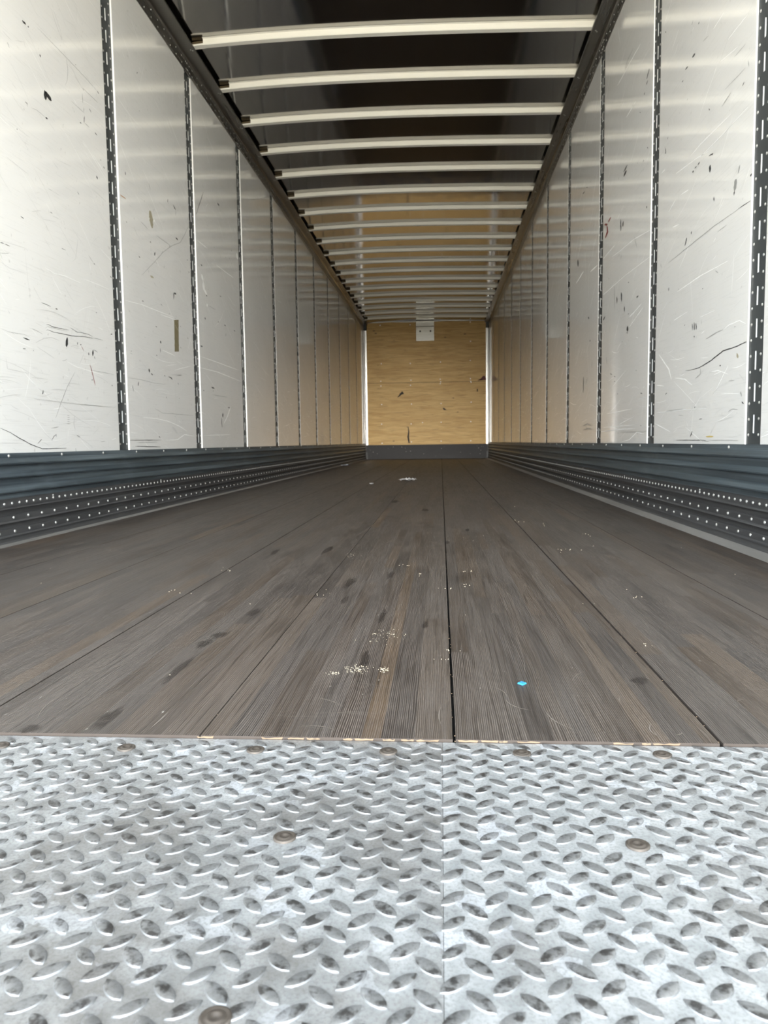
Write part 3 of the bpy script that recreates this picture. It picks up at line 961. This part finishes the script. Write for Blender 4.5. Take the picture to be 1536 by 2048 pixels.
# ------------------------------------------------------------------ scuffs traced onto the wall panels
ZOOM = {'A': (0, 0, 6.678), 'B': (0, 300, 6.678), 'C': (0, 600, 6.4), 'D': (230, 340, 5.689), 'E': (240, 600, 5.908),
        'F': (1200, 0, 4.8), 'G': (1130, 300, 4.042), 'H': (1130, 600, 4.042)}
TRACE = {
'A': 'k22 295,270 345,330|k16 372,345 380,368|g5 495,365 885,770 1150,1050 1315,1240|k8 1300,1215 1320,1255|f5 690,40 745,230 800,400 855,590|g4 885,770 905,950 895,1080 870,1140|k14 530,725 540,765|k34 592,1205 600,1260 610,1335|k40 598,1215 640,1280 685,1350|k10 330,1355 370,1395|g5 415,1440 490,1470 610,1570|k22 605,1565 635,1590|f5 655,1640 740,1755|k10 225,1715 230,1735|f5 985,1000 1090,1165|g5 1090,1165 1310,1375|g6 1095,1245 1105,1380|g7 1115,1440 1120,1500|k8 1125,1550 1120,1640|g6 1125,1640 1195,1705|k10 1065,1630 1085,1650|k10 1265,1765 1295,1810|g4 950,1350 1125,1510|g6 95,560 125,640|f6 30,410 155,545|f7 190,540 320,560 340,640|f6 160,1110 220,1190|f6 240,1720 400,1840',
'B': 'k14 275,885 318,920|k14 1285,340 1303,390|k12 0,1235 50,1250|k9 60,1255 130,1285|f6 0,1205 330,1310 375,1350|k7 820,1310 875,1338|k12 1250,1515 1268,1528|g4 1180,1405 1255,1520|g5 640,515 700,550|f6 700,550 800,610|g16 665,825 700,850|f7 700,880 800,930|w8 600,1570 730,1650 860,1680 1075,1775|w5 1120,1720 1460,1860|f6 0,1490 130,1580 350,1650|f6 1040,1190 1010,1450 965,1490|k10 1340,125 1350,140|f7 700,150 780,260|f7 1230,520 1420,690|f8 780,140 950,220|f8 420,820 550,810|g8 5,1378 120,1380|f7 80,90 380,330|f6 560,920 740,960',
'C': 'k7 525,30 650,85|k18 708,112 738,120|k7 590,318 612,312 680,345 880,385|g4 575,365 605,340 720,370 860,400|k8 590,388 610,380 680,410 780,428 920,460 1080,470 1190,490|g5 1190,485 1320,515|k6 900,355 985,412 1040,415 1130,440 1185,468|k34 860,480 850,600|k16 295,480 380,515|k12 290,620 330,626|k10 420,646 432,650|k22 1190,640 1185,715|k10 1135,670 1135,705|k6 1205,640 1250,670|k6 1205,720 1215,755|k8 990,540 990,575|k14 1025,570 1042,575|r5 1040,590 1075,660|f5 1075,680 1015,830|r8 1150,825 1180,930 1220,1095|k16 1410,436 1440,438|k12 1432,1085 1436,1105|k10 1228,160 1238,165|g4 0,360 100,405 300,440 380,470|g6 960,920 860,1110 790,1290 710,1510|w8 860,790 990,860 1190,920 1320,960|g6 1180,900 1460,955|f12 440,1265 760,1305 1100,1345 1480,1375|g6 1050,1335 1300,1360|k5 545,1150 560,1180 540,1205 550,1150|k10 0,1640 120,1690 250,1770 400,1850 540,1905 850,1895|k8 535,1780 480,1840|k7 660,1800 690,1745 718,1720 720,1755|k7 980,1730 1030,1760|g8 655,1640 750,1625|f9 460,545 560,490 660,480 760,520|f7 470,595 700,750|g5 860,1480 890,1482|g5 860,1505 892,1506|g5 858,1530 894,1531|g5 858,1558 896,1558|g5 852,1585 900,1586|f8 950,1480 945,1600 960,1660|f8 0,1830 300,1835|f7 650,1145 900,1155|g6 1290,1815 1350,1808|f7 75,740 95,880 370,940|f7 400,990 620,1015|f6 100,130 130,180',
'D': 'k8 115,20 120,60|o9 55,280 125,330|f5 95,80 240,190|b40 395,460 425,660|w12 440,560 446,590|k8 600,330 600,370|k9 660,395 690,455|g5 690,455 690,520|g6 845,620 790,740 740,825 640,865 540,940 450,1045 300,1200|g6 470,745 635,865|k12 690,765 715,800|k14 455,935 450,975|k9 270,980 285,1000|g5 290,585 375,675|k6 1005,250 920,510|k14 1165,375 1185,410|w8 935,800 1050,890|k12 975,1072 990,1095|w20 985,1185 1000,1260|w24 1000,1260 1010,1350 1045,1420|k10 1035,1420 1048,1440|w16 1045,1520 1048,1555|g5 1060,1540 1150,1595|w7 1150,1080 1350,1230|w20 1385,945 1395,1015|k8 670,1395 665,1470|k20 670,1395 695,1415|k12 310,1485 322,1495|k10 400,810 405,830|w6 100,1480 300,1530 680,1680|k8 820,1020 826,1030|g5 385,150 400,230|k8 1190,1430 1210,1445|b24 400,1200 440,1230|f8 210,640 260,760',
'E': 't54 665,235 668,420 670,610|k12 420,308 435,324|k14 475,480 485,515|k8 475,570 477,620|k10 428,648 438,662|k20 340,810 348,855|k16 368,865 385,888|k12 570,905 600,918 620,942|k8 525,885 532,905|g5 75,915 240,940 420,985 530,995|k12 1000,205 1008,232|k16 950,540 975,552|k10 1228,290 1250,308|k10 1345,355 1360,372|k8 1155,255 1170,262|g8 1250,395 1250,430|w7 950,665 1200,755 1400,830|w8 950,800 1150,850 1350,930 1430,965|k24 1080,1030 1115,1045|k10 1100,1070 1105,1080|k14 985,1065 992,1075|g7 1095,1120 1270,1150|k20 1215,1335 1215,1385|k7 1200,1390 1205,1505|k14 1275,1270 1295,1275|w8 1310,1260 1270,1370 1230,1460|w6 990,1600 1300,1590|w8 270,1390 420,1400 560,1430 700,1490 790,1550|w8 540,1655 680,1650 760,1590 880,1610|k7 100,1657 480,1655|g6 200,1685 440,1680|k9 180,1728 480,1735|g6 410,1280 500,1335 870,1365|f6 95,1350 260,1380|f4 655,940 665,1470|f20 600,885 740,885|k8 130,600 135,608|g10 145,1010 160,1080|k10 220,965 215,1015|f26 620,1500 680,1580|w6 480,170 660,235|w6 500,590 650,660|k10 460,1610 475,1625|w6 640,830 830,780|g8 670,895 730,890',
'F': 'w6 1230,380 1440,110|w8 870,1500 960,1390 1110,1240 1260,1090|w7 960,1510 1110,1360 1420,1030|g8 320,465 270,570 240,660|w5 390,420 300,580 170,820|k8 475,660 448,760|k6 460,770 445,815|k7 430,885 425,915|w6 345,970 255,1125|k14 915,510 885,555|k14 845,635 820,670|k8 800,770 788,790|g6 1045,340 990,400|w6 1190,120 1090,280|k10 630,300 634,315|k10 955,210 945,235|g5 1400,650 1200,860|g6 1260,885 1170,1025|w5 1330,445 1160,590|k10 1048,1040 1052,1062|f12 690,1130 700,1190|f12 880,1130 860,1190|k8 385,1075 388,1085|k14 1075,1490 1085,1470|f7 720,20 610,150|g8 1425,580 1430,640|k9 455,1410 460,1425|f4 212,1090 212,1490|k8 630,1420 632,1475|f7 480,460 400,600|g6 1400,420 1290,550',
'G': 'k8 505,120 475,180|k14 498,165 475,215|k10 175,300 182,305|k7 160,335 145,358|r18 320,605 345,600|r10 372,540 350,585|r12 340,610 345,660 325,715|k9 450,560 452,655|k9 472,575 468,620|k8 662,450 660,472|k9 1090,95 1075,122|k9 1065,130 1050,150|k9 1040,165 1032,185|k16 1175,120 1172,180|g26 1385,235 1370,330|k10 1372,330 1366,365|g9 1415,120 1400,190|k8 1205,380 1207,415|g5 1400,480 1200,620 1000,780 835,915|k5 1500,410 1395,480|k8 985,710 970,775|k8 1025,655 1020,682|g5 1310,605 1230,665|g6 560,700 582,790|w7 685,650 560,720 440,820 380,865|w7 405,765 310,880|k11 105,885 106,945|k11 455,1150 458,1225|k8 420,1185 420,1240|g6 400,1095 402,1290|k12 595,1175 578,1195|k8 840,1110 838,1140|w7 1320,895 1090,1020 910,1145|g10 1215,975 1240,995|g6 775,920 778,955|w8 810,155 780,190|w8 1160,10 1060,70 900,190|k9 1190,30 1165,50|k9 812,20 815,30|w8 1000,320 940,360|w6 895,400 840,500|w8 925,600 870,625|k12 1510,190 1500,215|w7 265,930 205,985|w5 690,860 480,1020 300,1180|k9 513,1065 516,1075|g8 350,1030 355,1045|g6 455,845 452,885|w6 150,980 90,1080',
'H': 'k10 190,135 192,155|k9 325,130 310,165|k16 505,210 505,255|k9 505,262 502,270|k8 515,108 512,116|k8 480,50 480,95|k8 205,322 200,338|k7 1045,180 1048,245|k5 1030,190 1030,245|k6 1060,185 1062,240|k10 1045,290 1047,302|k8 1490,322 1390,375 1280,410 1180,490 1085,548 1010,568 975,570|g5 1490,330 1300,412|g8 1140,315 1230,260 1280,240|w8 1280,240 1330,200 1410,165 1460,190|w7 1180,580 1240,570 1320,600|w8 890,630 970,640 1030,690|w8 760,440 840,560 860,640|w5 1320,530 1200,770|k8 1110,960 1085,965|w6 740,910 980,885 1160,880|g6 815,900 960,880|g5 915,930 960,935|g7 1320,905 1350,882 1400,885|y16 1140,1105 1200,1103|k6 900,1133 1120,1133 1160,1145|g4 1160,1133 1400,1135|k6 1030,1060 1012,1110|w8 290,1065 450,1045 570,1040|w6 310,1030 560,1010|g7 450,1070 570,1065 620,1068 660,1060|w6 340,920 540,880|w7 460,1145 520,1130 580,1070 640,1080|w6 440,1005 550,945|g9 145,1020 180,1000 215,1020|g9 145,1055 185,1038 215,1045|k6 150,620 148,750|g11 182,630 165,685|k9 365,595 380,604|k9 398,616 408,622|k8 400,655 402,662|g6 220,490 218,555|g6 335,460 338,520|k8 425,755 427,762|k10 610,750 625,758|w6 590,800 660,790|w8 740,690 800,695|k8 810,765 825,750|g8 1420,740 1430,780|k12 1430,820 1445,840|g7 1055,635 1095,600|g5 1095,550 1095,605|g6 1320,655 1370,650|f9 1410,600 1450,650|w5 1260,760 1410,755|b16 1390,430 1400,470|w7 620,30 520,140|w5 630,60 520,220|w6 990,95 880,165|w5 1210,85 1090,140|w7 730,1000 850,1065',
}
CODES = list(MARK)
PANEL_MARKS = {}

def panel_at(side, y):
    for a, b, p in PANELS[side]:
        if a <= y <= b:
            return (a, b, p)
    return None

def add_ribbon(side, pts2, code):
    """pts2: list of ((y, z) one edge, (y, z) other edge) on the wall face"""
    X = XL + 0.0005 if side == 'L' else XR - 0.0005
    mid = pts2[len(pts2) // 2]
    pan = panel_at(side, (mid[0][0] + mid[1][0]) / 2)
    if pan is None:
        return
    a, b, p = pan
    mb = PANEL_MARKS.setdefault(p.name, (p, MB()))[1]
    ci = CODES.index(code)
    for e, f in zip(pts2[:-1], pts2[1:]):
        q = [e[0], e[1], f[1], f[0]]
        if min(v[0] for v in q) < a + 0.002 or max(v[0] for v in q) > b - 0.002:
            continue
        if min(v[1] for v in q) < ZW or max(v[1] for v in q) > ZR:
            continue
        mb.poly([(X, y, z) for y, z in q], ci)

rnd = random.Random(21)
for key, txt in TRACE.items():
    u0, v0, sc = ZOOM[key]
    side = 'L' if key in 'ABCDE' else 'R'
    X = XL if side == 'L' else XR
    for item in txt.split('|'):
        head, *pp = item.split(' ')
        code, w = head[0], float(head[1:]) / sc
        pts = [tuple(float(c) for c in q.split(',')) for q in pp]
        pts = [(u0 + a / sc, v0 + b / sc) for a, b in pts]
        # resample
        out = []
        for (ax, ay), (bx, by) in zip(pts[:-1], pts[1:]):
            n = max(2, int(math.hypot(bx - ax, by - ay) / 3.0))
            for i in range(n):
                out.append((ax + (bx - ax) * i / n, ay + (by - ay) * i / n))
        out.append(pts[-1])
        pairs = []
        N = len(out)
        for i, (ux, vy) in enumerate(out):
            pa, pb = out[max(0, i - 1)], out[min(N - 1, i + 1)]
            dx, dy = pb[0] - pa[0], pb[1] - pa[1]
            L = math.hypot(dx, dy) or 1
            nx, ny = -dy / L, dx / L
            t = i / (N - 1)
            if code == 't':
                ww = w * 0.5 * rnd.uniform(0.88, 1.0)
            else:
                ww = w * 0.5 * (0.25 + 0.75 * math.sin(math.pi * t) ** 0.6) * rnd.uniform(0.72, 1.15)
            jx, jy = (rnd.uniform(-0.25, 0.25), rnd.uniform(-0.25, 0.25)) if code != 't' else (0, 0)
            a = on_plane(0, X, ux + nx * ww + jx, vy + ny * ww + jy)
            b = on_plane(0, X, ux - nx * ww + jx, vy - ny * ww + jy)
            pairs.append(((a.y, a.z), (b.y, b.z)))
        add_ribbon(side, pairs, code)

# anonymous fine scratches everywhere else
for side in 'LR':
    for a, b, p in PANELS[side]:
        n = int(230 * (b - a))
        for k in range(n):
            y, z = rnd.uniform(a, b), ZW + (ZR - ZW) * rnd.random() ** 1.15
            ang = math.radians(rnd.gauss(-28, 9)) if z > 0.95 else math.radians(rnd.gauss(-8, 14))
            if rnd.random() < 0.12: ang = rnd.uniform(-1.5, 1.5)
            ln = rnd.choice((0.03, 0.05, 0.09, 0.16, 0.28)) * rnd.uniform(0.6, 1.3)
            wd = rnd.uniform(0.0003, 0.0011)
            code = rnd.choice('fffffffffgwwwk') if ln < 0.12 else rnd.choice('ffffwww')
            if code == 'k': ln, wd = rnd.uniform(0.004, 0.022), rnd.uniform(0.001, 0.003)
            cv = rnd.uniform(-0.25, 0.25)
            pairs = []
            for i in range(7):
                t = i / 6
                aa = ang + cv * (t - 0.5)
                cx, cz = y + math.cos(aa) * ln * (t - 0.5), z + math.sin(aa) * ln * (t - 0.5)
                ww = wd * math.sin(math.pi * (0.08 + 0.84 * t))
                pairs.append(((cx - math.sin(aa) * ww, cz + math.cos(aa) * ww), (cx + math.sin(aa) * ww, cz - math.cos(aa) * ww)))
            add_ribbon(side, pairs, code)

for p, mb in PANEL_MARKS.values():
    if mb.f:
        tag(build('scuff_marks', mb, [MARK[c] for c in CODES], p), kind='stuff')

# ------------------------------------------------------------------ litter on the floor
p = on_plane(2, 0.0, 1044, 1368)
m = MB()
a, b, h = 0.0068, 0.0085, 0.0022
m.faces([(-a, 0, 0), (0, -b, 0), (a, 0, 0), (0, b, 0), (-a * .85, 0, h), (0, -b * .85, h * 1.2), (a * .85, 0, h), (0, b * .85, h * .8)],
        [(3, 2, 1, 0), (4, 5, 6, 7), (0, 1, 5, 4), (1, 2, 6, 5), (2, 3, 7, 6), (3, 0, 4, 7)])
chip = build('plastic_chip', m, M_BLUE, None, (p.x, p.y, 0.0003))
tag(chip, 'small bright blue plastic chip lying on the dark floorboards', 'plastic chip')

def scrap(u, v, sx, sy, mat, label, seed):
    r = random.Random(seed)
    p = on_plane(2, 0.0, u, v)
    m = MB()
    n = 7
    grid = [[((i / n - 0.5) * sx * r.uniform(0.85, 1.1), (j / n - 0.5) * sy * r.uniform(0.85, 1.1),
              0.0015 + (abs(math.sin(i * 1.9 + seed) * math.cos(j * 1.4 + seed)) * 0.22 + r.uniform(0, 0.08)) * min(sx, sy)) for j in range(n + 1)] for i in range(n + 1)]
    for i in range(n):
        for j in range(n):
            if (i in (0, n - 1) and j in (0, n - 1)) or r.random() < 0.06:
                continue
            m.poly([grid[i][j], grid[i + 1][j], grid[i + 1][j + 1], grid[i][j + 1]])
    pts = [q for q in m.v]
    lo = min(q[2] for q in pts)
    m.v = [(x, y, z - lo + 0.0006) for x, y, z in pts]
    o = build('paper_scrap', m, mat, None, (p.x, p.y, 0))
    o.rotation_euler = (0, 0, r.uniform(0, 3))
    md = o.modifiers.new('thickness', 'SOLIDIFY'); md.thickness = 0.0006; md.offset = 1
    tag(o, label, 'litter', 'litter on the floor')
scrap(815, 962, 0.12, 0.16, M_PAPER, 'crumpled white and grey torn wrapper, larger scrap on the far floorboards', 2)
scrap(742, 968, 0.035, 0.05, M_PAPER, 'small flat white paper bit on the floorboards beside the crumpled wrapper', 5)
scrap(690, 931, 0.07, 0.16, M_FILM, 'bluish film scrap lying against the scuff liner below the taped wall', 8)

rnd = random.Random(31)
m = MB()
for cu, cv, su, sv, n in ((715, 1338, 24, 9, 80), (768, 1340, 12, 6, 35), (668, 1346, 12, 3, 20), (765, 1270, 34, 14, 40), (700, 1110, 15, 10, 18)):
    for k in range(n):
        p = on_plane(2, 0.0, rnd.gauss(cu, su * 0.5), rnd.gauss(cv, sv * 0.5))
        m.dome((p.x, p.y, 0.0), (0, 0, 1), rnd.uniform(0.0004, 0.0011) * (2.2 if rnd.random() < 0.12 else 1), rnd.uniform(0.0004, 0.0010), 5)
for cu, cv in ((935, 1143), (1173, 1069), (1120, 1100), (1140, 1103), (845, 1150), (890, 1175), (1000, 1015), (935, 1170), (1270, 1195), (805, 1130), (1085, 1050), (1040, 1043), (450, 1140), (345, 1182), (640, 1190), (1300, 1290), (880, 1320), (900, 1300)):
    for k in range(4):
        p = on_plane(2, 0.0, cu + rnd.gauss(0, 9), cv + rnd.gauss(0, 2))
        sz = p.y * 0.00055
        m.dome((p.x, p.y, 0.0), (0, 0, 1), sz * rnd.uniform(0.6, 1.8), 0.0015, 5)
for k in range(120):
    p = (rnd.uniform(-1.5, 0.9), PLATE_END + rnd.random() ** 1.3 * 13)
    m.dome((p[0], p[1], 0.0), (0, 0, 1), rnd.uniform(0.0006, 0.0020), 0.001, 5)
o = build('sawdust_crumbs', m, M_CRUMB)
tag(o, 'pale sawdust crumbs and flecks scattered over the dark floorboards', 'crumbs', kind='stuff')
